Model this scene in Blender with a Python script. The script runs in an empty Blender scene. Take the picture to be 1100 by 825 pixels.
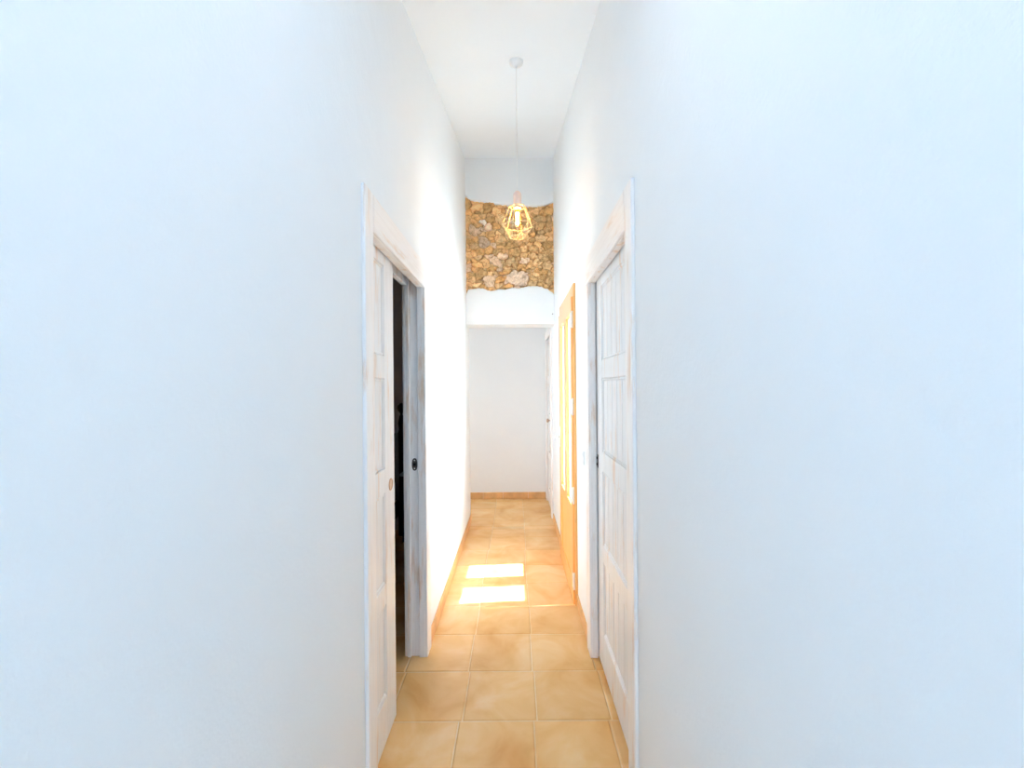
import bpy, bmesh, math, random
import numpy as np
from mathutils import Vector, noise

C = bpy.context.scene.collection
EYE = 1.47
F = 461.0            # focal length in pixels of the 1100 px wide frame
VX, VY = 554.0, 416.0
ROLL = 0.0085


# ------------------------------------------------------------------ helpers
def link(o, parent=None):
    C.objects.link(o)
    if parent is not None:
        o.parent = parent
    return o


def tag(o, label=None, cat=None, group=None, kind=None):
    if label: o['label'] = label
    if cat: o['category'] = cat
    if group: o['group'] = group
    if kind: o['kind'] = kind
    return o


def empty(name, loc=(0, 0, 0)):
    o = bpy.data.objects.new(name, None)
    o.location = loc
    o.empty_display_size = 0.05
    return link(o)


class MB:
    """collects shapes in world coordinates and links them as ONE mesh object"""
    def __init__(self):
        self.bm = bmesh.new()

    def box(self, x0, x1, y0, y1, z0, z1, bev=0.0, seg=1):
        b = bmesh.new()
        bmesh.ops.create_cube(b, size=1.0)
        x0, x1 = min(x0, x1), max(x0, x1)
        y0, y1 = min(y0, y1), max(y0, y1)
        z0, z1 = min(z0, z1), max(z0, z1)
        for v in b.verts:
            v.co = Vector((x0 + (v.co.x + .5) * (x1 - x0), y0 + (v.co.y + .5) * (y1 - y0), z0 + (v.co.z + .5) * (z1 - z0)))
        if bev > 0:
            bmesh.ops.bevel(b, geom=b.edges[:], offset=bev, segments=seg, affect='EDGES', profile=0.5)
        self._take(b)
        return self

    def _take(self, b):
        me = bpy.data.meshes.new('tmp')
        b.to_mesh(me)
        b.free()
        self.bm.from_mesh(me)
        bpy.data.meshes.remove(me)

    def tube(self, p0, p1, r, n=8):
        p0, p1 = Vector(p0), Vector(p1)
        d = (p1 - p0)
        L = d.length
        b = bmesh.new()
        bmesh.ops.create_cone(b, cap_ends=True, segments=n, radius1=r, radius2=r, depth=L)
        q = Vector((0, 0, 1)).rotation_difference(d.normalized())
        for v in b.verts:
            v.co = q @ v.co + (p0 + p1) / 2
        self._take(b)
        return self

    def ball(self, c, r, n=10):
        b = bmesh.new()
        bmesh.ops.create_uvsphere(b, u_segments=n, v_segments=max(6, n // 2 + 1), radius=r)
        for v in b.verts:
            v.co += Vector(c)
        self._take(b)
        return self

    def lathe(self, prof, centre, axis='Z', n=32, caps=True):
        """prof: list of (radius, height) along the axis"""
        b = bmesh.new()
        rings = []
        for r, h in prof:
            ring = []
            for k in range(n):
                a = 2 * math.pi * k / n
                u, w = r * math.cos(a), r * math.sin(a)
                if axis == 'Z': co = (u, w, h)
                elif axis == 'X': co = (h, u, w)
                else: co = (w, h, u)
                ring.append(b.verts.new(Vector(co) + Vector(centre)))
            rings.append(ring)
        for i in range(len(rings) - 1):
            for k in range(n):
                b.faces.new((rings[i][k], rings[i][(k + 1) % n], rings[i + 1][(k + 1) % n], rings[i + 1][k]))
        if caps:
            b.faces.new(rings[0][::-1])
            b.faces.new(rings[-1])
        bmesh.ops.recalc_face_normals(b, faces=b.faces[:])
        self._take(b)
        return self

    def quad(self, a, b_, c, d):
        vs = [self.bm.verts.new(p) for p in (a, b_, c, d)]
        self.bm.faces.new(vs)
        return self

    def build(self, name, mat, parent=None, smooth=False):
        me = bpy.data.meshes.new(name)
        self.bm.to_mesh(me)
        self.bm.free()
        o = bpy.data.objects.new(name, me)
        me.materials.append(mat)
        if smooth:
            for p in me.polygons:
                p.use_smooth = True
            try:
                me.set_sharp_from_angle(angle=math.radians(40))
            except Exception:
                pass
        link(o, parent)
        if parent is not None:
            o.matrix_parent_inverse = chain_loc(parent)
        return o


def chain_loc(parent):
    """inverse of a top-level parent's translation; parts themselves keep world coordinates"""
    from mathutils import Matrix
    return Matrix.Translation(-parent.location) if parent.parent is None else Matrix.Identity(4)


# ------------------------------------------------------------------ materials
def new_mat(name):
    m = bpy.data.materials.new(name)
    m.use_nodes = True
    nt = m.node_tree
    for n in list(nt.nodes):
        nt.nodes.remove(n)
    out = nt.nodes.new('ShaderNodeOutputMaterial')
    bs = nt.nodes.new('ShaderNodeBsdfPrincipled')
    nt.links.new(bs.outputs[0], out.inputs[0])
    return m, nt, bs


def N(nt, t, **kw):
    n = nt.nodes.new(t)
    for k, v in kw.items():
        if k in n.inputs.keys() if hasattr(n.inputs, 'keys') else False:
            n.inputs[k].default_value = v
        else:
            setattr(n, k, v)
    return n


def pos_noise(nt, scale=(1, 1, 1), sc=5.0, detail=4.0, rough=0.55):
    g = nt.nodes.new('ShaderNodeNewGeometry')
    mp = nt.nodes.new('ShaderNodeMapping')
    mp.inputs['Scale'].default_value = scale
    nt.links.new(g.outputs['Position'], mp.inputs['Vector'])
    n = nt.nodes.new('ShaderNodeTexNoise')
    n.inputs['Scale'].default_value = sc
    n.inputs['Detail'].default_value = detail
    n.inputs['Roughness'].default_value = rough
    nt.links.new(mp.outputs[0], n.inputs['Vector'])
    return n


def ramp(nt, src, stops):
    r = nt.nodes.new('ShaderNodeValToRGB')
    el = r.color_ramp.elements
    while len(el) < len(stops):
        el.new(0.5)
    for e, (p, c) in zip(el, stops):
        e.position = p
        e.color = (*c, 1.0) if len(c) == 3 else c
    nt.links.new(src, r.inputs[0])
    return r


def bump(nt, bs, src, strength, dist):
    b = nt.nodes.new('ShaderNodeBump')
    b.inputs['Strength'].default_value = strength
    b.inputs['Distance'].default_value = dist
    nt.links.new(src, b.inputs['Height'])
    nt.links.new(b.outputs[0], bs.inputs['Normal'])


def mix(nt, fac, a, b):
    m = nt.nodes.new('ShaderNodeMix')
    m.data_type = 'RGBA'
    for sock, v in ((m.inputs[0], fac), (m.inputs[6], a), (m.inputs[7], b)):
        if isinstance(v, (int, float)):
            sock.default_value = v
        elif isinstance(v, tuple):
            sock.default_value = (*v, 1.0)
        else:
            nt.links.new(v, sock)
    return m.outputs[2]


def plaster(name, col=(0.86, 0.86, 0.855), bstr=0.26):
    m, nt, bs = new_mat(name)
    n1 = pos_noise(nt, sc=3.0, detail=3)
    r = ramp(nt, n1.outputs[0], [(0.3, tuple(c * 0.985 for c in col)), (0.7, col)])
    nt.links.new(r.outputs[0], bs.inputs['Base Color'])
    bs.inputs['Roughness'].default_value = 0.85
    n2 = pos_noise(nt, sc=105.0, detail=4, rough=0.55)
    n3 = pos_noise(nt, sc=9.0, detail=3, rough=0.5)
    ad = nt.nodes.new('ShaderNodeMath'); ad.operation = 'MULTIPLY_ADD'
    nt.links.new(n3.outputs[0], ad.inputs[0]); ad.inputs[1].default_value = 3.0
    nt.links.new(n2.outputs[0], ad.inputs[2])
    bump(nt, bs, ad.outputs[0], bstr, 0.004)
    return m


def whitewash(name, wear=0.60, st=(9, 9, 1.3), st2=(60, 60, 2.0), paint=((0.80, 0.785, 0.78), (0.86, 0.85, 0.845))):
    """white limed paint rubbed through to pinkish bare wood in long streaks"""
    m, nt, bs = new_mat(name)
    n1 = pos_noise(nt, scale=st, sc=2.2, detail=5, rough=0.62)
    n2 = pos_noise(nt, scale=st2, sc=1.6, detail=3, rough=0.6)
    ad = nt.nodes.new('ShaderNodeMath'); ad.operation = 'MULTIPLY_ADD'
    nt.links.new(n2.outputs[0], ad.inputs[0]); ad.inputs[1].default_value = 0.22
    nt.links.new(n1.outputs[0], ad.inputs[2])
    r = ramp(nt, ad.outputs[0], [(wear, (0, 0, 0)), (wear + 0.14, (1, 1, 1))])
    base = ramp(nt, n2.outputs[0], [(0.35, paint[0]), (0.65, paint[1])])
    wood = ramp(nt, n2.outputs[0], [(0.3, (0.74, 0.52, 0.37)), (0.7, (0.83, 0.65, 0.51))])
    col = mix(nt, r.outputs[0], base.outputs[0], wood.outputs[0])
    nt.links.new(col, bs.inputs['Base Color'])
    bs.inputs['Roughness'].default_value = 0.45
    bump(nt, bs, n2.outputs[0], 0.25, 0.002)
    return m


def honey_wood(name, a=(0.78, 0.385, 0.085), b=(0.91, 0.51, 0.165)):
    m, nt, bs = new_mat(name)
    n1 = pos_noise(nt, scale=(40, 40, 1.6), sc=1.5, detail=5, rough=0.6)
    r = ramp(nt, n1.outputs[0], [(0.32, a), (0.68, b)])
    nt.links.new(r.outputs[0], bs.inputs['Base Color'])
    bs.inputs['Roughness'].default_value = 0.38
    bs.inputs['Coat Weight'].default_value = 0.7
    bs.inputs['Coat Roughness'].default_value = 0.22
    bump(nt, bs, n1.outputs[0], 0.12, 0.002)
    return m


def tile_mat():
    m, nt, bs = new_mat('terracotta_tile')
    at = nt.nodes.new('ShaderNodeVertexColor'); at.layer_name = 'Col'
    n1 = pos_noise(nt, sc=3.4, detail=5, rough=0.55)
    n1.inputs['Distortion'].default_value = 0.8
    r = ramp(nt, n1.outputs[0], [(0.28, (0.86, 0.68, 0.44)), (0.43, (0.95, 0.88, 0.76)), (0.55, (1.0, 1.0, 1.0)), (0.70, (1.04, 1.16, 1.45))])
    mm = nt.nodes.new('ShaderNodeMix'); mm.data_type = 'RGBA'; mm.blend_type = 'MULTIPLY'
    mm.inputs[0].default_value = 1.0
    nt.links.new(at.outputs[0], mm.inputs[6]); nt.links.new(r.outputs[0], mm.inputs[7])
    nt.links.new(mm.outputs[2], bs.inputs['Base Color'])
    n3 = pos_noise(nt, sc=7.0, detail=4)
    rr = ramp(nt, n3.outputs[0], [(0.3, (0.30, 0.30, 0.30)), (0.7, (0.46, 0.46, 0.46))])
    nt.links.new(rr.outputs[0], bs.inputs['Roughness'])
    n2 = pos_noise(nt, sc=12.0, detail=4)
    bump(nt, bs, n2.outputs[0], 0.25, 0.004)
    return m


def plain(name, col, rough=0.5, metal=0.0, nsc=30.0, var=0.06):
    m, nt, bs = new_mat(name)
    n = pos_noise(nt, sc=nsc, detail=3)
    r = ramp(nt, n.outputs[0], [(0.3, tuple(c * (1 - var) for c in col)), (0.7, tuple(min(1, c * (1 + var)) for c in col))])
    nt.links.new(r.outputs[0], bs.inputs['Base Color'])
    bs.inputs['Roughness'].default_value = rough
    bs.inputs['Metallic'].default_value = metal
    return m


def thin_glass(name, tint=(1, 1, 1), refl=1.0):
    m = bpy.data.materials.new(name)
    m.use_nodes = True
    nt = m.node_tree
    for n in list(nt.nodes):
        nt.nodes.remove(n)
    out = nt.nodes.new('ShaderNodeOutputMaterial')
    t = nt.nodes.new('ShaderNodeBsdfTransparent'); t.inputs[0].default_value = (*tint, 1)
    g = nt.nodes.new('ShaderNodeBsdfGlossy'); g.inputs['Roughness'].default_value = 0.02
    lw = nt.nodes.new('ShaderNodeLayerWeight'); lw.inputs[0].default_value = 0.5
    pw = nt.nodes.new('ShaderNodeMath'); pw.operation = 'POWER'; pw.inputs[1].default_value = 5.0
    fr = nt.nodes.new('ShaderNodeMath'); fr.operation = 'MULTIPLY_ADD'; fr.inputs[1].default_value = 0.9; fr.inputs[2].default_value = 0.04
    nt.links.new(lw.outputs['Facing'], pw.inputs[0]); nt.links.new(pw.outputs[0], fr.inputs[0])
    mx = nt.nodes.new('ShaderNodeMixShader')
    nt.links.new(fr.outputs[0], mx.inputs[0]); nt.links.new(t.outputs[0], mx.inputs[1]); nt.links.new(g.outputs[0], mx.inputs[2])
    nt.links.new(mx.outputs[0], out.inputs[0])
    return m


def emit(name, col, s):
    m = bpy.data.materials.new(name)
    m.use_nodes = True
    nt = m.node_tree
    for n in list(nt.nodes):
        nt.nodes.remove(n)
    out = nt.nodes.new('ShaderNodeOutputMaterial')
    e = nt.nodes.new('ShaderNodeEmission'); e.inputs[0].default_value = (*col, 1); e.inputs[1].default_value = s
    nt.links.new(e.outputs[0], out.inputs[0])
    return m


def stone_mat():
    m, nt, bs = new_mat('rubble_stone')
    at = nt.nodes.new('ShaderNodeVertexColor'); at.layer_name = 'Col'
    n1 = pos_noise(nt, sc=26.0, detail=6, rough=0.65)
    r = ramp(nt, n1.outputs[0], [(0.28, (0.60, 0.52, 0.44)), (0.48, (1, 1, 1)), (0.75, (1.22, 1.26, 1.34))])
    mm = nt.nodes.new('ShaderNodeMix'); mm.data_type = 'RGBA'; mm.blend_type = 'MULTIPLY'
    mm.inputs[0].default_value = 1.0
    nt.links.new(at.outputs[0], mm.inputs[6]); nt.links.new(r.outputs[0], mm.inputs[7])
    nt.links.new(mm.outputs[2], bs.inputs['Base Color'])
    bs.inputs['Roughness'].default_value = 0.9
    n2 = pos_noise(nt, sc=60.0, detail=6, rough=0.65)
    bump(nt, bs, n2.outputs[0], 0.7, 0.012)
    return m


M = dict(
    wall=plaster('white_plaster', (0.866, 0.876, 0.882)),
    ceil=plaster('white_ceiling_paint', (0.885, 0.925, 0.955), 0.10),
    dim=plaster('bedroom_plaster', (0.80, 0.76, 0.76)),
    wash=whitewash('limed_wood', 0.66, paint=((0.88, 0.83, 0.80), (0.93, 0.89, 0.865))),
    washh=whitewash('limed_wood_across', 0.70, (9, 1.3, 9), (60, 2.0, 60), ((0.88, 0.83, 0.80), (0.93, 0.89, 0.865))),
    washdoor=whitewash('limed_door_paint', 0.675),
    honey=honey_wood('honey_pine'),
    tile=tile_mat(),
    base=plain('terracotta_skirting', (0.76, 0.44, 0.19), 0.5, 0, 9.0, 0.14),
    bronze=plain('aged_bronze', (0.10, 0.075, 0.06), 0.4, 0.8),
    copper=plain('copper_ring', (0.55, 0.36, 0.25), 0.3, 0.9),
    chrome=plain('satin_nickel', (0.80, 0.78, 0.76), 0.35, 0.55),
    white=plain('white_enamel', (0.84, 0.84, 0.83), 0.35),
    hinge=plain('white_painted_hinge', (0.86, 0.84, 0.82), 0.4),
    gold=plain('brass_wire', (0.95, 0.70, 0.36), 0.5, 0.15),
    socket=plain('rose_copper_holder', (0.90, 0.66, 0.55), 0.45, 0.2),
    cord=plain('pale_cloth_cord', (0.90, 0.89, 0.87), 0.8),
    glass=thin_glass('window_glass', (0.97, 0.98, 0.97)),
    amber=thin_glass('amber_glass', (1.0, 0.80, 0.45)),
    filament=emit('hot_filament', (1.0, 0.66, 0.24), 60.0),
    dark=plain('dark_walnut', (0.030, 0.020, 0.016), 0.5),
    slate=plain('grey_bedspread', (0.30, 0.34, 0.36), 0.8),
    patio=plain('pale_patio_stone', (0.60, 0.57, 0.52), 0.85, 0, 6.0, 0.1),
    stone=stone_mat(),
)


def S(name, mb, mat, parent=None):
    o = mb.build(name, mat, parent)
    if parent is None:
        o['kind'] = 'structure'
    return o


def ceil_z(y):
    return 1.47 + 1.302 + 0.24 * y


def unproject(px, py, y):
    """a point of the photograph at distance y in front of the eye"""
    dx, dy = px - VX, py - VY
    a, b = dx - ROLL * dy, dy + ROLL * dx
    return a / F * y, EYE - b / F * y


# ------------------------------------------------------------------ setting
WL, WR = -0.505, 0.405          # corridor wall faces
WLB, WRB = -0.612, 0.705        # their backs
YB, YE, YE2, YF = -1.6, 4.42, 4.70, 5.67
TOP = 4.30
CL, CR = -0.492, 0.392          # faces of the door casings
LO0, LO1, LH = 1.50, 2.34, 2.02
RO0, RO1, RH = 1.535, 2.32, 2.03
G0, G1, GH = 2.87, 3.78, 2.165

# left wall: pocket for the sliding door, opening, rest
w = MB()
w.box(WLB, WL, YB, 0.90, 0, TOP)
w.box(-0.532, WL, 0.90, LO0, 0, 2.09)
w.box(WLB, -0.594, 0.90, LO0, 0, 2.09)
w.box(WLB, WL, 0.90, LO1 + .04, 2.09, TOP)
w.box(WLB, WL, LO1 + .04, YE2, 0, TOP)
S('wall_left', w, M['wall'])

w = MB()
w.box(WR, WRB, YB, 1.47, 0, TOP)
w.box(WR, 0.43, 1.47, RO0, 0, 2.09)
w.box(0.52, WRB, 1.47, RO1 + .04, 0, 2.09)
w.box(WR, WRB, 1.47, RO1 + .04, 2.09, TOP)
w.box(WR, WRB, RO1 + .04, G0, 0, TOP)
w.box(WR, WRB, G0, G1, GH, TOP)
w.box(WR, WRB, G1, 4.86, 0, TOP)
w.box(0.47, WRB, 4.86, 5.56, 0, 2.08)
w.box(WR, WRB, 4.86, 5.56, 2.08, TOP)
w.box(WR, WRB, 5.56, YF, 0, TOP)
S('wall_right', w, M['wall'])

w = MB(); w.box(-2.9, WRB, YF, YF + .2, 0, 2.9)
S('wall_far', w, M['wall'])

# wall behind the camera
w = MB()
w.box(WL, -0.42, YB, YB + .12, 0, 2.7); w.box(0.32, WR, YB, YB + .12, 0, 2.7)
w.box(-0.42, 0.32, YB, YB + .12, 0, 0.25); w.box(-0.42, 0.32, YB, YB + .12, 2.2, 2.7)
S('wall_back', w, M['wall'])
# cross passage behind the lintel: its near wall and its left end with an added window
w = MB(); w.box(-2.9, WLB, 4.5, YE2, 0, 2.9)
S('wall_passage', w, M['wall'])
w = MB()
w.box(-2.9, -2.75, YE2, 4.85, 0, 2.7); w.box(-2.9, -2.75, 5.52, YF, 0, 2.7)
w.box(-2.9, -2.75, 4.85, 5.52, 0, 0.9); w.box(-2.9, -2.75, 4.85, 5.52, 2.2, 2.7)
S('wall_passage_end', w, M['wall'])
# dark bedroom shell
w = MB(); w.box(-3.3, -3.2, 0.8, 4.5, 0, 2.7); S('wall_bedroom_side', w, M['dim'])
w = MB(); w.box(-3.2, WLB, 4.45, 4.5, 0, 2.7); S('wall_bedroom_far', w, M['dim'])
w = MB(); w.box(-3.2, WLB, 0.8, 0.9, 0, 2.7); S('wall_bedroom_near', w, M['dim'])

# ceilings: the corridor's slopes up away from the camera
SK = (-0.36, 0.26, -0.35, 0.75)     # opening of the added roof light above the camera
w = MB()


def slab(x0, x1, ya, yb):
    za, zb, t = ceil_z(ya), ceil_z(yb), 0.15
    lo = [(x0, ya, za), (x1, ya, za), (x1, yb, zb), (x0, yb, zb)]
    hi = [(x, y, z + t) for x, y, z in lo]
    w.quad(*lo[::-1]); w.quad(*hi)
    for k in range(4):
        w.quad(lo[k], lo[(k + 1) % 4], hi[(k + 1) % 4], hi[k])


slab(WL, WR, YB, SK[2]); slab(WL, SK[0], SK[2], SK[3]); slab(SK[1], WR, SK[2], SK[3]); slab(WL, WR, SK[3], YE + .02)
S('ceiling', w, M['ceil'])
w = MB(); w.box(-2.9, WR, YE2, YF, 2.6, 2.7); S('ceiling_passage', w, M['ceil'])
w = MB(); w.box(-3.3, WLB, 0.8, 4.5, 2.7, 2.8); S('ceiling_bedroom', w, M['dim'])

# ------------------------------------------------------------------ floor: hand-laid square tiles in one mesh
rng = random.Random(11)
P = 0.331
OX, OY = 0.075, 1.893
bm = bmesh.new()
col = bm.loops.layers.float_color.new('Col')


def tile(bm, x0, x1, y0, y1, c, z=0.0, g=0.0028, bv=0.0045):
    x0 += g; x1 -= g; y0 += g; y1 -= g
    if x1 - x0 < 0.02 or y1 - y0 < 0.02:
        return
    jt = lambda: rng.uniform(-0.0012, 0.0012)
    top = [(x0 + bv, y0 + bv), (x1 - bv, y0 + bv), (x1 - bv, y1 - bv), (x0 + bv, y1 - bv)]
    bot = [(x0, y0), (x1, y0), (x1, y1), (x0, y1)]
    tv = [bm.verts.new((a + jt(), b + jt(), z)) for a, b in top]
    bv_ = [bm.verts.new((a, b, z - 0.0022)) for a, b in bot]
    dn = [bm.verts.new((a, b, z - 0.012)) for a, b in bot]
    fs = [bm.faces.new(tv)]
    for k in range(4):
        fs.append(bm.faces.new((bv_[k], bv_[(k + 1) % 4], tv[(k + 1) % 4], tv[k])))
        fs.append(bm.faces.new((dn[k], dn[(k + 1) % 4], bv_[(k + 1) % 4], bv_[k])))
    for f in fs:
        for l in f.loops:
            l[col] = (*c, 1)
    for f in fs[1:]:
        for l in f.loops:
            l[col] = (c[0] * .96, c[1] * .90, c[2] * .80, 1)


def clip_tiles(x0, x1, y0, y1):
    i0 = math.floor((x0 - OX) / P) - 1
    i1 = math.ceil((x1 - OX) / P) + 1
    j0 = math.floor((y0 - OY) / P) - 1
    j1 = math.ceil((y1 - OY) / P) + 1
    for j in range(j0, j1):
        sh = rng.uniform(-0.008, 0.008)
        for i in range(i0, i1):
            a, b = OX + i * P + sh, OX + (i + 1) * P + sh
            c, d = OY + j * P, OY + (j + 1) * P
            a, b, c, d = max(a, x0), min(b, x1), max(c, y0), min(d, y1)
            if b <= a or d <= c:
                continue
            t = rng.random()
            u = rng.uniform(0.93, 1.05)
            cc = (0.85 + .03 * t, 0.505 + .05 * t, 0.19 + .06 * t)
            tile(bm, a, b, c, d, tuple(q * u for q in cc))


clip_tiles(-3.2, 0.50, 0.9, 4.45)          # bedroom and corridor run on one grid under the door
clip_tiles(WL, WR, YB, 0.9)
clip_tiles(-2.75, WR, 4.45, YF)
# mortar bed
vs = [bm.verts.new(p) for p in ((-3.3, YB, -0.0024), (0.50, YB, -0.0024), (0.50, YF + .1, -0.0024), (-3.3, YF + .1, -0.0024))]
vb = [bm.verts.new((v.co.x, v.co.y, -0.06)) for v in vs]
fs = [bm.faces.new(vs), bm.faces.new(vb[::-1])]
for k in range(4):
    fs.append(bm.faces.new((vb[k], vb[(k + 1) % 4], vs[(k + 1) % 4], vs[k])))
for f in fs:
    for l in f.loops:
        l[col] = (0.86, 0.63, 0.36, 1)
me = bpy.data.meshes.new('floor')
bm.to_mesh(me); bm.free()
me.materials.append(M['tile'])
fl = link(bpy.data.objects.new('floor', me))
fl['kind'] = 'structure'

# ground outside the glazed door
w = MB(); w.box(0.50, 9.0, -3, 9, -0.12, -0.02)
S('ground', w, M['patio'])

# ------------------------------------------------------------------ skirting
def skirt(name, segs, axis, face, t, h=0.086):
    w = MB()
    for a, b in segs:
        L = 0.33
        k = a
        while k < b - 1e-4:
            e = min(k + L, b)
            if axis == 'y':
                w.box(face, face + t, k + .001, e - .001, 0.0005, h, 0.0025)
            else:
                w.box(k + .001, e - .001, face, face + t, 0.0005, h, 0.0025)
            k = e
    S(name, w, M['base'])


skirt('baseboard_left', [(YB + .12, 1.41), (2.445, YE2)], 'y', WL, 0.009)
skirt('baseboard_right', [(YB + .12, 1.44), (2.425, G0), (G1, YE2)], 'y', WR, -0.009)
skirt('baseboard_far', [(-2.75 + .0, -0.177), (-0.177, 0.385)], 'x', YF, -0.009)

# ------------------------------------------------------------------ end wall: lintel, exposed rubble, plaster around it
top_px = [(498, 208), (500.4, 210.5), (501.8, 212.4), (503.5, 214), (507, 214.6), (516.4, 216.3), (528, 217.2), (535.3, 219), (547, 220), (557, 221), (567.3, 221.7), (580.4, 221),
          (586, 220), (589, 219), (593.5, 217.2), (595.3, 216.5), (597, 217), (600, 217)]
bot_px = [(498, 318), (500.3, 316.5), (501.6, 314.3), (502.8, 310.8), (509, 310), (514, 309.6), (518, 309), (523.7, 311.8), (531, 312), (535, 310), (542.6, 311), (550, 308.5), (558.6, 309.5),
          (567.3, 307), (573, 307.2), (579, 307.2), (583, 308.4), (587.7, 310), (591, 312.3), (595, 315), (597, 317), (600, 318)]


def curve_of(pts):
    w_ = [unproject(px, py, YE) for px, py in pts]
    xs = [a for a, b in w_]; zs = [b for a, b in w_]
    return lambda x: float(np.interp(x, xs, zs))


ztop, zbot = curve_of(top_px), curve_of(bot_px)
LB = 2.12
ew = MB()
ew.box(WL, WR, YE + .075, YE2, LB, TOP)                       # core of the lintel wall
NX = 110
xs = [WL + (WR - WL) * i / NX for i in range(NX + 1)]
for upper in (True, False):
    rows = []
    for x in xs:
        e = (ztop if upper else zbot)(x) + 0.007 * noise.noise(Vector((x * 38, 3.1 if upper else 8.7, 0)))
        s = 1 if upper else -1
        far = TOP if upper else LB
        yj = 0.003 * noise.noise(Vector((x * 20, 1.0, 5.0)))
        # from the depth of the recess, round the lip, to the flat plaster
        rows.append([(x, YE + .07, e + s * .004), (x, YE + .016, e), (x, YE + .006 + yj, e + s * .004), (x, YE + .001, e + s * .014), (x, YE, e + s * .035), (x, YE, far), (x, YE + .076, far)])
    for i in range(NX):
        for k in range(6):
            a, b, c, d = rows[i][k], rows[i + 1][k], rows[i + 1][k + 1], rows[i][k + 1]
            ew.quad(a, b, c, d) if upper else ew.quad(d, c, b, a)
bmesh.ops.remove_doubles(ew.bm, verts=ew.bm.verts[:], dist=1e-6)
endwall = ew.build('wall_end', M['wall'], None, True)
endwall['kind'] = 'structure'
tag(endwall, 'white plastered wall above the far opening with a square of bare rubble stone', 'wall')

# rubble relief
SX, SZ = 300, 300
z0, z1 = zbot(0) - .10, ztop(0) + .10
rs = np.random.RandomState(7)
seeds = []
tries = 0
while len(seeds) < 260 and tries < 9000:          # irregular rubble: big stones first, small ones squeezed between
    tries += 1
    big = 1.0 if tries < 500 else (0.72 if tries < 2200 else 0.45)
    ww = rs.uniform(0.075, 0.135) * big
    hh = ww * rs.uniform(0.48, 0.85)
    x, z = rs.uniform(WL - .05, WR + .05), rs.uniform(z0 - .04, z1 + .04)
    if all(((x - q[0]) / (.5 * (ww + q[2]))) ** 2 + ((z - q[1]) / (.5 * (hh + q[3]))) ** 2 > .80 for q in seeds):
        seeds.append((x, z, ww, hh))
seeds = np.array(seeds)
# two stones the photograph shows apart from the rest
bx, bz = unproject(555, 298, YE); px_, pz_ = unproject(517, 238, YE)
keep = (np.hypot((seeds[:, 0] - bx) / 1.5, seeds[:, 1] - bz) > .085) & (np.hypot(seeds[:, 0] - px_, seeds[:, 1] - pz_) > .035)
seeds = seeds[keep]
seeds = np.vstack([seeds, [[bx, bz, .20, .13], [px_, pz_, .055, .075]]])
ns = len(seeds)
scol = []
for i in range(ns):
    t = rs.rand()
    u = rs.uniform(.74, 1.20)
    c = np.array([0.74, 0.425, 0.165]) * (1 - t) + np.array([0.86, 0.575, 0.295]) * t
    if rs.rand() < .12: c = np.array([0.78, 0.56, 0.38])
    scol.append(c * u * 1.14)
scol[-2] = np.array([0.90, 0.67, 0.49]); scol[-1] = np.array([0.95, 0.86, 0.76])
lift = rs.uniform(-.012, .012, ns); lift[-2] = .006; lift[-1] = .012
tilt = rs.uniform(-.30, .30, (ns, 2)); tilt[-2] = 0
gx = np.linspace(WL, WR, SX); gz = np.linspace(z0, z1, SZ)
verts, cols = [], []
for z in gz:
    for x in gx:
        q = Vector((x, z, 0))
        wx = x + .026 * noise.noise(q * 14) + .009 * noise.noise(q * 40 + Vector((5, 0, 0)))
        wz = z + .026 * noise.noise(q * 14 + Vector((0, 9, 3))) + .009 * noise.noise(q * 40 + Vector((0, 4, 8)))
        dx = (wx - seeds[:, 0]) / seeds[:, 2]; dz = (wz - seeds[:, 1]) / seeds[:, 3]
        d = (np.abs(dx) ** 2.6 + np.abs(dz) ** 2.6) ** (1 / 2.6)
        i2 = np.argpartition(d, 1)[:2]
        a, b = (i2[0], i2[1]) if d[i2[0]] < d[i2[1]] else (i2[1], i2[0])
        gap = (d[b] - d[a])
        k = min(1.0, gap / .22)
        k = k * k * (3 - 2 * k)
        jag = noise.noise(Vector((x * 9, z * 9, 2.0)))
        deep = .024 + .045 * max(0.0, jag)
        h = -deep * (1 - k) + k * (lift[a] + tilt[a, 0] * (wx - seeds[a, 0]) + tilt[a, 1] * (wz - seeds[a, 1]) + .014 * noise.noise(q * 26) + .008 * noise.noise(q * 70))
        verts.append((x, YE + .028 - h * 0.9, z))
        mort = np.array([0.54, 0.32, 0.125])
        kk = min(1.0, gap / .10)
        cols.append(tuple(mort * (1 - kk) + scol[a] * kk))
faces = []
for j in range(SZ - 1):
    for i in range(SX - 1):
        a = j * SX + i
        faces.append((a, a + 1, a + SX + 1, a + SX))
me = bpy.data.meshes.new('exposed_stonework')
me.from_pydata(verts, [], faces)
ca = me.color_attributes.new('Col', 'FLOAT_COLOR', 'POINT')
ca.data.foreach_set('color', np.array([(*c, 1.0) for c in cols], dtype=np.float32).ravel())
me.materials.append(M['stone'])
for p in me.polygons: p.use_smooth = True
st = bpy.data.objects.new('exposed_stonework', me)
link(st, endwall)
st['label'] = 'golden brown rubble stone left bare in white plaster'

nx_, nz_ = unproject(593.4, 337.5, YE)
nl = MB()
nl.lathe([(0.0012, YE - .012), (0.0012, YE + .004)], (nx_, 0, nz_), 'Y', 10)
nl.lathe([(0.0015, YE - .0145), (0.0055, YE - .014), (0.0055, YE - .012), (0.0015, YE - .0115)], (nx_, 0, nz_), 'Y', 12)
o = nl.build('nail', M['bronze'])
tag(o, 'tiny dark nail head in the white lintel beside the yellow glazed door', 'nail')


# ------------------------------------------------------------------ panelled sliding doors
PANELS = [(0.20, 0.575), (0.66, 1.035), (1.137, 1.51), (1.605, 1.98)]


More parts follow.
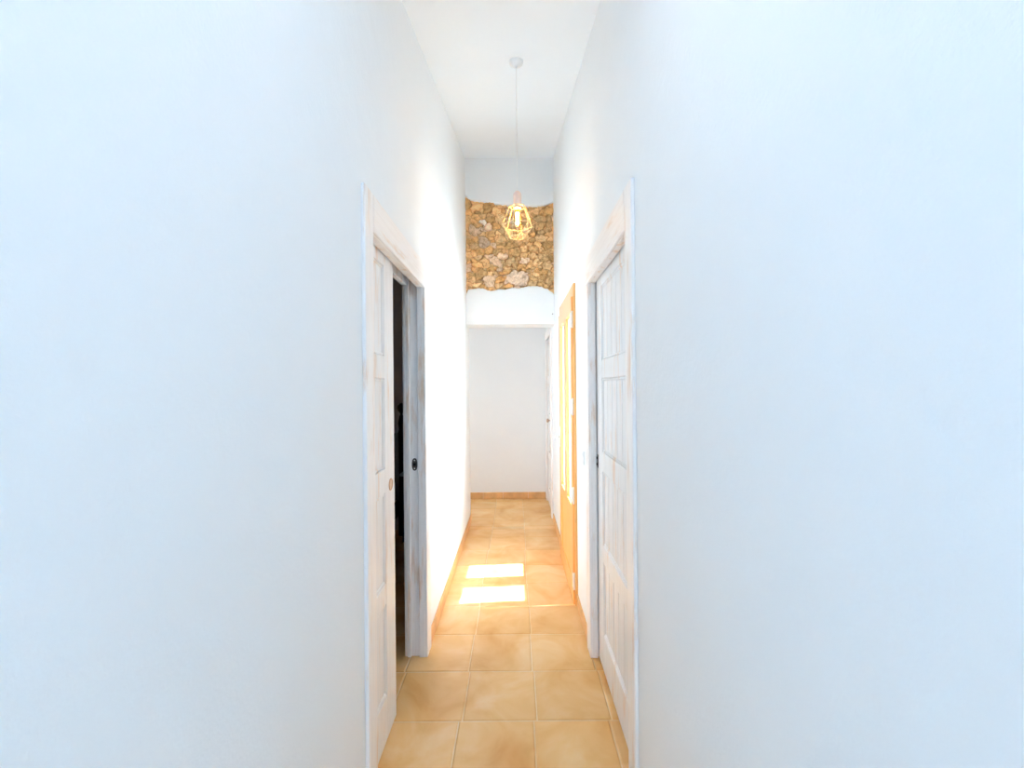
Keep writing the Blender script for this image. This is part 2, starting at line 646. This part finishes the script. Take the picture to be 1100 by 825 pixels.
def panel_leaf(parent, face, s, y0, y1, st0, st1, top):
    """face: x of the visible face; s: direction into the wall; st0/st1 stile widths"""
    T = 0.036
    f = MB()
    a, b = face, face + s * T
    f.box(a, b, y0, y0 + st0, 0.012, top, 0.003)
    f.box(a, b, y1 - st1, y1, 0.012, top, 0.003)
    edges = [0.012] + [q for p in PANELS for q in p] + [top]
    for k in range(0, len(edges), 2):
        f.box(a, b, y0 + st0 - .001, y1 - st1 + .001, edges[k], edges[k + 1], 0.003)
    # moulding round each panel
    for p0, p1 in PANELS:
        i0, i1 = y0 + st0, y1 - st1
        m0, m1 = face + s * 0.003, face + s * .012
        for (ya, yb, za, zb) in ((i0, i0 + .012, p0, p1), (i1 - .012, i1, p0, p1), (i0, i1, p0, p0 + .012), (i0, i1, p1 - .012, p1)):
            f.box(m0, m1, ya, yb, za, zb, 0.0035)
    leaf = f.build('leaf', M['washdoor'], parent)
    for p0, p1 in PANELS:
        w = MB()
        i0, i1 = y0 + st0 + .0005, y1 - st1 - .0005
        nb = 5
        for k in range(nb):
            ya, yb = i0 + (i1 - i0) * k / nb, i0 + (i1 - i0) * (k + 1) / nb
            w.box(face + s * .0085, face + s * .030, ya, yb, p0, p1, 0.0055)
        w.build('panel', M['washdoor'], leaf)
    return leaf


# left: half open, slides into the pocket towards the camera
d1 = empty('door_1', (WL, 1.92, 0))
tag(d1, 'limed white panelled sliding door standing half open on a dark bedroom', 'door', kind='structure')
cs = MB()
cs.box(WL - .001, CL, 1.415, LO0, 0.001, 2.15, 0.003)
cs.box(WL - .001, CL, LO1, 2.44, 0.001, 2.019, 0.003)
cs.box(WL, CL + .0008, 2.41, 2.44, 0.001, 2.018, 0.0015)
cs.build('casing', M['wash'], d1)
hc = MB(); hc.box(WL - .001, CL, LO0 + .0005, 2.44, LH, 2.15, 0.003)
hc.build('head_casing', M['washh'], d1)
jb = MB()
jb.box(-0.537, WL, LO1, LO1 + .038, 0.001, 2.089, 0.002)          # near strip of the far jamb
jb.box(-0.582, -0.537, LO1 + .014, LO1 + .038, 0.001, 2.089)      # receiving groove
jb.box(-0.601, -0.582, LO1, LO1 + .038, 0.001, 2.089, 0.002)
jb.box(-0.618, -0.601, LO1 + .006, LO1 + .06, 0.001, 2.12, 0.004)
jb.box(-0.537, WL, LO0, LO1, LH, 2.089, 0.002)               # head strips with the track slot between
jb.box(-0.618, -0.590, LO0, LO1, LH + .01, 2.12, 0.003)
jb.box(-0.590, -0.537, LO0, LO1, 2.075, 2.089)
jb.build('jamb', M['wash'], d1)
tr = MB(); tr.box(-0.570, -0.556, LO0, LO1, 2.062, 2.074, 0.001)
o = tr.build('sliding_track', M['bronze'], d1)
leaf = panel_leaf(d1, -0.545, -1, 1.08, 1.918, 0.135, 0.135, 2.058)


def ring_pull(parent, face, s, y, z, name='ring_pull'):
    r = MB()
    d = -s
    prof = [(0.0265, 0.0), (0.0265, 0.0022), (0.0235, 0.0035), (0.0205, 0.0022), (0.0195, 0.0008)]
    r.lathe([(a, d * h) for a, h in prof], (face, y, z), 'X', 28, False)
    r.lathe([(0.0195, d * .0008), (0.001, d * .0004)], (face, y, z), 'X', 28, True)
    return r.build(name, M['copper'], parent, True)


ring_pull(leaf, -0.545, -1, 1.857, 1.055)
sp = MB()
zc, xc = 1.052, -0.5575
ring = []
for k in range(28):
    a = 2 * math.pi * k / 28
    ring.append((xc + .0150 * math.copysign(abs(math.cos(a)) ** .85, math.cos(a)), zc + .034 * math.copysign(abs(math.sin(a)) ** .85, math.sin(a))))
b = sp.bm
va = [b.verts.new((x, LO1 + .0105, z)) for x, z in ring]
vb = [b.verts.new((x, LO1 + .0145, z)) for x, z in ring]
b.faces.new(va)
for k in range(28):
    b.faces.new((va[k], vb[k], vb[(k + 1) % 28], va[(k + 1) % 28]))
bmesh.ops.recalc_face_normals(b, faces=b.faces[:])
spo = sp.build('strike_plate', M['bronze'], d1)
h = MB(); h.box(xc - .007, xc + .007, LO1 + .0098, LO1 + .0108, zc - .008, zc + .008)
h.build('latch_hole_shade', plain('hole_shade_black', (0.004, 0.004, 0.004), 0.9), spo)  # solid black block on the plate; the hole's shade is put into its colour
h = MB()
h.lathe([(0.0035, LO1 + .0095), (0.0035, LO1 + .011)], (xc, 0, zc - .022), 'Y', 12)
h.lathe([(0.0035, LO1 + .0095), (0.0035, LO1 + .011)], (xc, 0, zc + .022), 'Y', 12)
h.build('screw', M['chrome'], spo)

# right: closed
d2 = empty('door_2', (WR, 1.93, 0))
tag(d2, 'limed white panelled sliding door shut in the right wall', 'door', kind='structure')
cs = MB()
cs.box(WR + .001, CR, 1.445, RO0, 0.001, 2.175, 0.003)
cs.box(WR + .001, CR, RO1, 2.42, 0.001, RH - .001, 0.003)
cs.box(WR, CR - .0008, 2.39, 2.42, 0.001, RH - .002, 0.0015)
cs.build('casing', M['wash'], d2)
hc = MB(); hc.box(WR + .001, CR, RO0 + .0005, 2.42, RH, 2.175, 0.003)
hc.build('head_casing', M['washh'], d2)
jb = MB()
jb.box(0.434, WR, RO1, RO1 + .038, 0.001, 2.089, 0.002)
jb.box(0.52, 0.434, RO1 + .016, RO1 + .038, 0.001, 2.089)
jb.box(0.434, WR, RO0, RO1, RH, 2.089, 0.002)
jb.build('jamb', M['wash'], d2)
leaf2 = panel_leaf(d2, 0.439, 1, 1.51, RO1 + .004, 0.20, 0.135, 2.062)
# mortise latch at the closing edge
ml = MB()
ml.box(0.4360, 0.4395, RO1 - .022, RO1 - .004, 1.035, 1.105, 0.001)
ml.lathe([(0.007, 0.4315), (0.007, 0.4365)], (0, RO1 - .013, 1.087), 'X', 14)
ml.lathe([(0.007, 0.4315), (0.007, 0.4365)], (0, RO1 - .013, 1.053), 'X', 14)
ml.build('latch', M['bronze'], leaf2)

# ------------------------------------------------------------------ glazed honey pine door to the terrace
d3 = empty('door_3', (WR, 3.3, 0))
tag(d3, 'honey yellow pine door with two tall glass panes and sunlight coming through', 'door', kind='structure')
FX = 0.3895
fr = MB()
fr.box(FX, 0.412, G0, G0 + .033, 0.001, GH, 0.002)
fr.box(FX, 0.412, G1 - .033, G1, 0.001, GH, 0.002)
fr.box(FX, 0.412, G0 + .033, G1 - .033, 2.085, GH, 0.002)
fr.box(0.376, 0.412, G0 + .033, G1 - .033, 0.001, 0.0121)
fr.build('door_frame', M['honey'], d3)
LX0, LX1 = 0.3785, 0.3985
l0, l1 = G0 + .035, G1 - .035
P1, P2 = (2.972, 3.215), (3.360, 3.610)
GZ0, GZ1 = 0.652, 1.975
lf = MB()
lf.box(LX0, LX1, l0, P1[0], 0.0122, 2.081, 0.002)
lf.box(LX0, LX1, P1[1], P2[0], GZ0 - .001, GZ1 + .001, 0.002)
lf.box(LX0, LX1, P2[1], l1, 0.0122, 2.081, 0.002)
lf.box(LX0, LX1, P1[0] - .001, P2[1] + .001, GZ1, 2.081, 0.002)
lf.box(LX0, LX1, P1[0] - .001, P2[1] + .001, GZ0 - .085, GZ0, 0.002)
lf.box(LX0, LX1, P1[0] - .001, P2[1] + .001, 0.0122, 0.145, 0.002)
leaf3 = lf.build('leaf', M['honey'], d3)
w = MB()
nb = 6
for k in range(nb):
    ya, yb = P1[0] + (P2[1] - P1[0]) * k / nb, P1[0] + (P2[1] - P1[0]) * (k + 1) / nb
    w.box(LX0 + .006, LX1 - .002, ya, yb, 0.145, GZ0 - .085, 0.0035)
w.build('panel', M['honey'], leaf3)
for a, b in (P1, P2):
    g = MB(); g.box(0.3900, 0.3930, a - .002, b + .002, GZ0 - .002, GZ1 + .002)
    g.build('glass_pane', M['glass'], leaf3)
    be = MB()
    for (ya, yb, za, zb) in ((a, a + .008, GZ0, GZ1), (b - .008, b, GZ0, GZ1), (a + .008, b - .008, GZ0, GZ0 + .008), (a + .008, b - .008, GZ1 - .008, GZ1)):
        be.box(0.3932, 0.3970, ya, yb, za, zb, 0.0015)
    be.build('glazing_bead', M['honey'], leaf3)
for zc in (0.155, 0.735, 1.335, 1.925):
    hg = MB()
    hg.tube((0.3835, G0 + .0275, zc - .050), (0.3835, G0 + .0275, zc + .050), 0.0062, 14)
    hg.ball((0.3835, G0 + .0275, zc - .052), 0.0068); hg.ball((0.3835, G0 + .0275, zc + .052), 0.0068)
    hg.box(0.3770, 0.3790, G0 + .035, G0 + .062, zc - .048, zc + .048, 0.0006)
    hg.build('hinge', M['hinge'], d3, True)
hd = MB()
hd.box(0.3725, 0.379, 3.668, 3.702, 0.955, 1.135, 0.003)
hd.tube((0.374, 3.685, 1.045), (0.335, 3.685, 1.045), 0.008, 14)
hd.tube((0.339, 3.690, 1.045), (0.339, 3.590, 1.045), 0.0085, 14)
hd.ball((0.339, 3.590, 1.045), 0.0085)
hd.build('handle', M['chrome'], leaf3, True)
sl = MB(); sl.box(0.47, 0.76, G0 + .001, G1 - .001, -0.03, 0.006, 0.004)
sl.build('sill', M['patio'], d3)

# ------------------------------------------------------------------ far door in the passage
d4 = empty('door_4', (WR, 5.2, 0))
tag(d4, 'limed wood door seen edge on in the passage behind the lintel', 'door', kind='structure')
cs = MB()
cs.box(WR + .001, 0.388, 4.79, 4.875, 0.001, 2.17, 0.003)
cs.box(WR + .001, 0.388, 5.545, 5.63, 0.001, 2.17, 0.003)
cs.box(WR + .001, 0.388, 4.875, 5.545, 2.065, 2.17, 0.003)
cs.build('casing', M['wash'], d4)
lf = MB()
T0, T1 = 0.408, 0.446
lf.box(T0, T1, 4.878, 4.99, 0.01, 2.06, 0.003); lf.box(T0, T1, 5.43, 5.542, 0.01, 2.06, 0.003)
edges = [0.01] + [q for p in PANELS for q in p] + [2.06]
for k in range(0, len(edges), 2):
    lf.box(T0, T1, 4.989, 5.431, edges[k], edges[k + 1], 0.003)
leaf4 = lf.build('leaf', M['washdoor'], d4)
for p0, p1 in PANELS:
    w = MB(); w.box(T0 + .012, T1 - .008, 4.988, 5.432, p0, p1, 0.003)
    w.build('panel', M['washdoor'], leaf4)
hd = MB()
hd.lathe([(0.024, 0.402), (0.024, 0.4085)], (0, 4.925, 1.085), 'X', 20)
hd.tube((0.405, 4.925, 1.085), (0.372, 4.925, 1.085), 0.007, 12)
hd.lathe([(0.010, 0.378), (0.022, 0.370), (0.024, 0.358), (0.014, 0.350), (0.001, 0.348)], (0, 4.925, 1.085), 'X', 20)
hd.build('door_knob', M['copper'], leaf4, True)

# ------------------------------------------------------------------ unseen windows added for light: behind the camera, at the passage's left end
def window(name, axis, a0, a1, z0, z1, pos, label):
    e = empty(name, (pos, (a0 + a1) / 2, z0) if axis == 'y' else ((a0 + a1) / 2, pos, z0))
    e['kind'] = 'structure'
    tag(e, label, 'added window')
    f = MB()
    def bx(u0, u1, za, zb, t0, t1, bev=.003, tgt=f):
        if axis == 'y': tgt.box(pos + t0, pos + t1, u0, u1, za, zb, bev)
        else: tgt.box(u0, u1, pos + t0, pos + t1, za, zb, bev)
    bx(a0, a0 + .05, z0, z1, -.03, .03); bx(a1 - .05, a1, z0, z1, -.03, .03)
    bx(a0 + .05, a1 - .05, z0, z0 + .05, -.03, .03); bx(a0 + .05, a1 - .05, z1 - .05, z1, -.03, .03)
    f.build('added_window_frame', M['white'], e)
    g = MB()
    bx(a0 + .048, a1 - .048, z0 + .048, z1 - .048, -.002, .002, 0, g)
    g.build('glass_pane', M['glass'], e)


e = empty('added_window_1', (-.05, .2, ceil_z(.2)))  # unseen roof light, added to bring blue light onto the near walls
tag(e, 'white framed roof light added above the camera to light the near walls', 'added window', kind='structure')
f, g = MB(), MB()
for (x0, x1, y0, y1) in ((SK[0], SK[0] + .04, SK[2], SK[3]), (SK[1] - .04, SK[1], SK[2], SK[3]), (SK[0] + .04, SK[1] - .04, SK[2], SK[2] + .04), (SK[0] + .04, SK[1] - .04, SK[3] - .04, SK[3])):
    lo = [(x0, y0), (x1, y0), (x1, y1), (x0, y1)]
    p0 = [(x, y, ceil_z(y) + .085) for x, y in lo]; p1 = [(x, y, z + .05) for x, y, z in p0]
    f.quad(*p0[::-1]); f.quad(*p1)
    for k in range(4): f.quad(p0[k], p0[(k + 1) % 4], p1[(k + 1) % 4], p1[k])
f.build('added_window_frame', M['white'], e)
lo = [(SK[0] + .03, SK[2] + .03), (SK[1] - .03, SK[2] + .03), (SK[1] - .03, SK[3] - .03), (SK[0] + .03, SK[3] - .03)]
p0 = [(x, y, ceil_z(y) + .105) for x, y in lo]; p1 = [(x, y, z + .006) for x, y, z in p0]
g.quad(*p0[::-1]); g.quad(*p1)
for k in range(4): g.quad(p0[k], p0[(k + 1) % 4], p1[(k + 1) % 4], p1[k])
g.build('glass_pane', M['glass'], e)
window('added_window_3', 'x', -0.42, 0.32, 0.25, 2.20, YB + .06, 'tall white framed window added behind the camera to light the corridor')  # added out of view as an inlet for blue light from behind
window('added_window_2', 'y', 4.85, 5.52, 0.90, 2.20, -2.825, 'white framed window added at the unseen passage end to light it')  # added out of view so that light reaches the far wall

# ------------------------------------------------------------------ light switch
sw = empty('light_switch', (WR, 2.585, 1.045))
tag(sw, 'small white light switch between the shut limed door and yellow glazed door', 'light switch')
p = MB(); p.box(WR - .0075, WR, 2.545, 2.625, 1.003, 1.087, 0.003, 2)
p.build('plate', M['white'], sw, True)
p = MB(); p.box(WR - .0115, WR - .0065, 2.56, 2.61, 1.019, 1.071, 0.002, 2)
p.build('rocker', M['white'], sw, True)

# ------------------------------------------------------------------ pendant lamp
LY = 2.50
LXc = 0.0185
zr = ceil_z(LY)
lamp = empty('pendant_lamp', (LXc, LY, zr))
tag(lamp, 'brass wire cage pendant lamp with glowing filament bulb hanging on a long cord', 'pendant lamp')
r = MB()
r.lathe([(0.040, zr + .010), (0.040, zr - .012), (0.037, zr - .020), (0.022, zr - .030), (0.008, zr - .036), (0.004, zr - .046)], (LXc, LY, 0), 'Z', 32)
r.build('ceiling_rose', M['white'], lamp, True)
c = MB(); c.tube((LXc, LY, 2.59), (LXc, LY, zr - .03), 0.0023, 10)
c.build('cord', M['cord'], lamp, True)
s = MB()
s.lathe([(0.004, 2.612), (0.012, 2.610), (0.021, 2.600), (0.0235, 2.590), (0.0235, 2.535), (0.026, 2.533), (0.026, 2.522), (0.0235, 2.520), (0.0235, 2.512), (0.016, 2.510)], (LXc, LY, 0), 'Z', 28)
s.build('bulb_holder', M['socket'], lamp, True)
cg = MB()
ph = math.radians(46)
ct = Vector((LXc, LY, 0))


def hexring(r_, z, off=0.0):
    return [ct + Vector((r_ * math.cos(ph + off + k * math.pi / 3), -r_ * math.sin(ph + off + k * math.pi / 3), z)) for k in range(6)]


tp, md, bt = hexring(.047, 2.520), hexring(.090, 2.412), hexring(.044, 2.342, math.pi / 6)
rw = 0.0024
for k in range(6):
    k2 = (k + 1) % 6
    cg.tube(tp[k], tp[k2], rw); cg.tube(md[k], md[k2], rw); cg.tube(bt[k], bt[k2], rw)
    cg.tube(tp[k], md[k], rw)
    cg.tube(md[k], bt[k], rw); cg.tube(md[k2], bt[k], rw)
    for q in (tp[k], md[k], bt[k]):
        cg.ball(q, rw * 1.25, 8)
for k in range(0, 6, 2):
    cg.tube(tp[k], ct + Vector((0, 0, 2.520)), rw)
cg.build('wire_cage', M['gold'], lamp, True)
bl = MB()
bl.lathe([(0.013, 2.512), (0.014, 2.500), (0.020, 2.485), (0.026, 2.465), (0.0275, 2.445), (0.024, 2.422), (0.015, 2.405), (0.004, 2.399)], (LXc, LY, 0), 'Z', 28)
bulb = bl.build('bulb', M['amber'], lamp, True)
fm = MB()
for k in range(6):
    a = k * math.pi / 3
    fm.tube((LXc + .0055 * math.cos(a), LY + .0055 * math.sin(a), 2.417), (LXc + .009 * math.cos(a), LY + .009 * math.sin(a), 2.488), 0.0022, 6)
fm.build('filament', M['filament'], bulb)
pl = bpy.data.lights.new('bulb_light', 'POINT')
pl.color = (1.0, 0.74, 0.48); pl.energy = 1.6; pl.shadow_soft_size = 0.02
plo = bpy.data.objects.new('bulb_light', pl); plo.location = (LXc, LY, 2.45); C.objects.link(plo)

# ------------------------------------------------------------------ furniture in the dark bedroom
bed = empty('bed', (-1.9, 3.9, 0))
tag(bed, 'dark wooden bed with turned ball-topped post glimpsed in the unlit bedroom', 'bed')


def post(x, y):
    prof = [(0.034, 0.001), (0.034, 0.30), (0.038, 0.32), (0.028, 0.36), (0.030, 0.9), (0.036, 1.02), (0.026, 1.06), (0.032, 1.12), (0.020, 1.19), (0.012, 1.21), (0.016, 1.225),
            (0.034, 1.25), (0.040, 1.275), (0.034, 1.30), (0.016, 1.318), (0.001, 1.322)]
    m_ = MB(); m_.lathe(prof, (x, y, 0), 'Z', 24)
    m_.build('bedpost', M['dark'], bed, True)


post(-1.148, 4.30); post(-2.45, 4.30)
m_ = MB()
m_.box(-2.42, -1.178, 4.285, 4.315, 0.97, 1.02, 0.006); m_.box(-2.42, -1.178, 4.29, 4.31, 0.35, 0.97, 0.002)
m_.build('headboard', M['slate'], bed)
m_ = MB(); m_.box(-2.44, -2.40, 2.45, 4.27, 0.22, 0.36, 0.006); m_.box(-1.190, -1.150, 2.45, 4.27, 0.22, 0.36, 0.006); m_.box(-2.44, -1.15, 2.42, 2.46, 0.22, 0.40, 0.006)
m_.build('bed_rail', M['dark'], bed)
for x in (-2.42, -1.17):
    m_ = MB(); m_.lathe([(0.024, 0.001), (0.03, 0.22)], (x, 2.45, 0), 'Z', 16); m_.build('leg', M['dark'], bed, True)
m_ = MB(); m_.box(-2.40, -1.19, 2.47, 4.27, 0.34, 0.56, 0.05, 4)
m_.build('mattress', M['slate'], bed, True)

stand = empty('nightstand', (-0.98, 4.22, 0))
tag(stand, 'dark low nightstand beside the bed, seen through the door gap', 'nightstand')
m_ = MB(); m_.box(-1.105, -0.72, 4.05, 4.43, 0.635, 0.66, 0.004); m_.build('table_top', M['slate'], stand)
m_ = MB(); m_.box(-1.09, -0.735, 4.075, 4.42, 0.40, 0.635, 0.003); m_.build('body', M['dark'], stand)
m_ = MB(); m_.box(-1.07, -0.755, 4.062, 4.076, 0.43, 0.61, 0.003); dr = m_.build('drawer', M['dark'], stand)
m_ = MB(); m_.ball((-0.913, 4.052, 0.52), 0.013, 14); m_.build('knob', M['bronze'], dr, True)
for x in (-1.07, -0.755):
    for y in (4.095, 4.40):
        m_ = MB(); m_.box(x - .018, x + .018, y - .018, y + .018, 0.001, 0.40, 0.003); m_.build('leg', M['dark'], stand)

# ------------------------------------------------------------------ light
wd = bpy.data.worlds.new('sky'); bpy.context.scene.world = wd
wd.use_nodes = True
nt = wd.node_tree
for n in list(nt.nodes): nt.nodes.remove(n)
out = nt.nodes.new('ShaderNodeOutputWorld'); bg = nt.nodes.new('ShaderNodeBackground')
sky = nt.nodes.new('ShaderNodeTexSky')
sky.sky_type = 'NISHITA'
sky.sun_disc = False
sky.sun_elevation = math.radians(63)
sky.sun_rotation = math.radians(90)
sky.air_density = 1.0; sky.dust_density = 1.5
bg.inputs[1].default_value = 0.55
nt.links.new(sky.outputs[0], bg.inputs[0]); nt.links.new(bg.outputs[0], out.inputs[0])

sun = bpy.data.lights.new('sun', 'SUN'); sun.energy = 20.0; sun.angle = math.radians(0.53); sun.color = (1.0, 0.99, 0.97)
so = bpy.data.objects.new('sun', sun)
so.rotation_euler = Vector((-0.508, -0.036, -1.0)).to_track_quat('-Z', 'Y').to_euler()
so.location = (4, 3, 8)
C.objects.link(so)


def area(name, loc, direction, sx, sy, energy, color, portal=False):
    a = bpy.data.lights.new(name, 'AREA'); a.shape = 'RECTANGLE'; a.size = sx; a.size_y = sy
    a.energy = energy; a.color = color
    if portal: a.cycles.is_portal = True
    o = bpy.data.objects.new(name, a)
    o.location = loc
    o.rotation_euler = Vector(direction).to_track_quat('-Z', 'Y').to_euler()
    C.objects.link(o)
    return o


area('added_roof_fill', (-0.05, 0.20, ceil_z(.2) + .22), (0, 0.24, -1), 0.60, 1.08, 0.9, (0.05, 0.47, 1.0))  # added lamp over the made-up roof light, blue for the near walls
area('added_back_fill', (-0.05, YB - .10, 1.22), (0, 1, 0), 0.70, 1.9, 20.5, (0.27, 0.60, 1.0))  # added lamp behind the made-up back window, blue fill along the corridor
area('added_passage_fill', (-2.98, 5.185, 1.55), (1, 0, 0), 0.6, 1.2, 19.0, (0.86, 0.92, 1.0))  # added lamp outside the made-up passage window, fills the far passage
area('daylight_terrace_door', (1.55, 3.325, 1.25), (-1, 0, 0), 1.5, 2.3, 290.0, (0.56, 0.79, 1.0))

# ------------------------------------------------------------------ camera
cam = bpy.data.cameras.new('camera')
cam.sensor_fit = 'HORIZONTAL'; cam.sensor_width = 36.0
cam.lens = F / 1100 * 36.0
cam.shift_x = -(VX - 550) / 1100
cam.shift_y = (VY - 412.5) / 1100
cam.clip_start = 0.02
co = bpy.data.objects.new('camera', cam)
co.location = (0, 0, EYE)
co.rotation_euler = (math.pi / 2, ROLL, 0)
C.objects.link(co)
sc = bpy.context.scene
sc.camera = co
sc.view_settings.view_transform = 'Standard'
sc.view_settings.look = 'None'
sc.view_settings.exposure = 0.42
sc.view_settings.gamma = 1.0
sc.view_settings.use_curve_mapping = False
sc.cycles.use_denoising = True
sc.cycles.max_bounces = 14
sc.cycles.diffuse_bounces = 10
sc.cycles.transparent_max_bounces = 12
sc.cycles.caustics_reflective = False
sc.cycles.caustics_refractive = False
sc.cycles.sample_clamp_indirect = 6.0
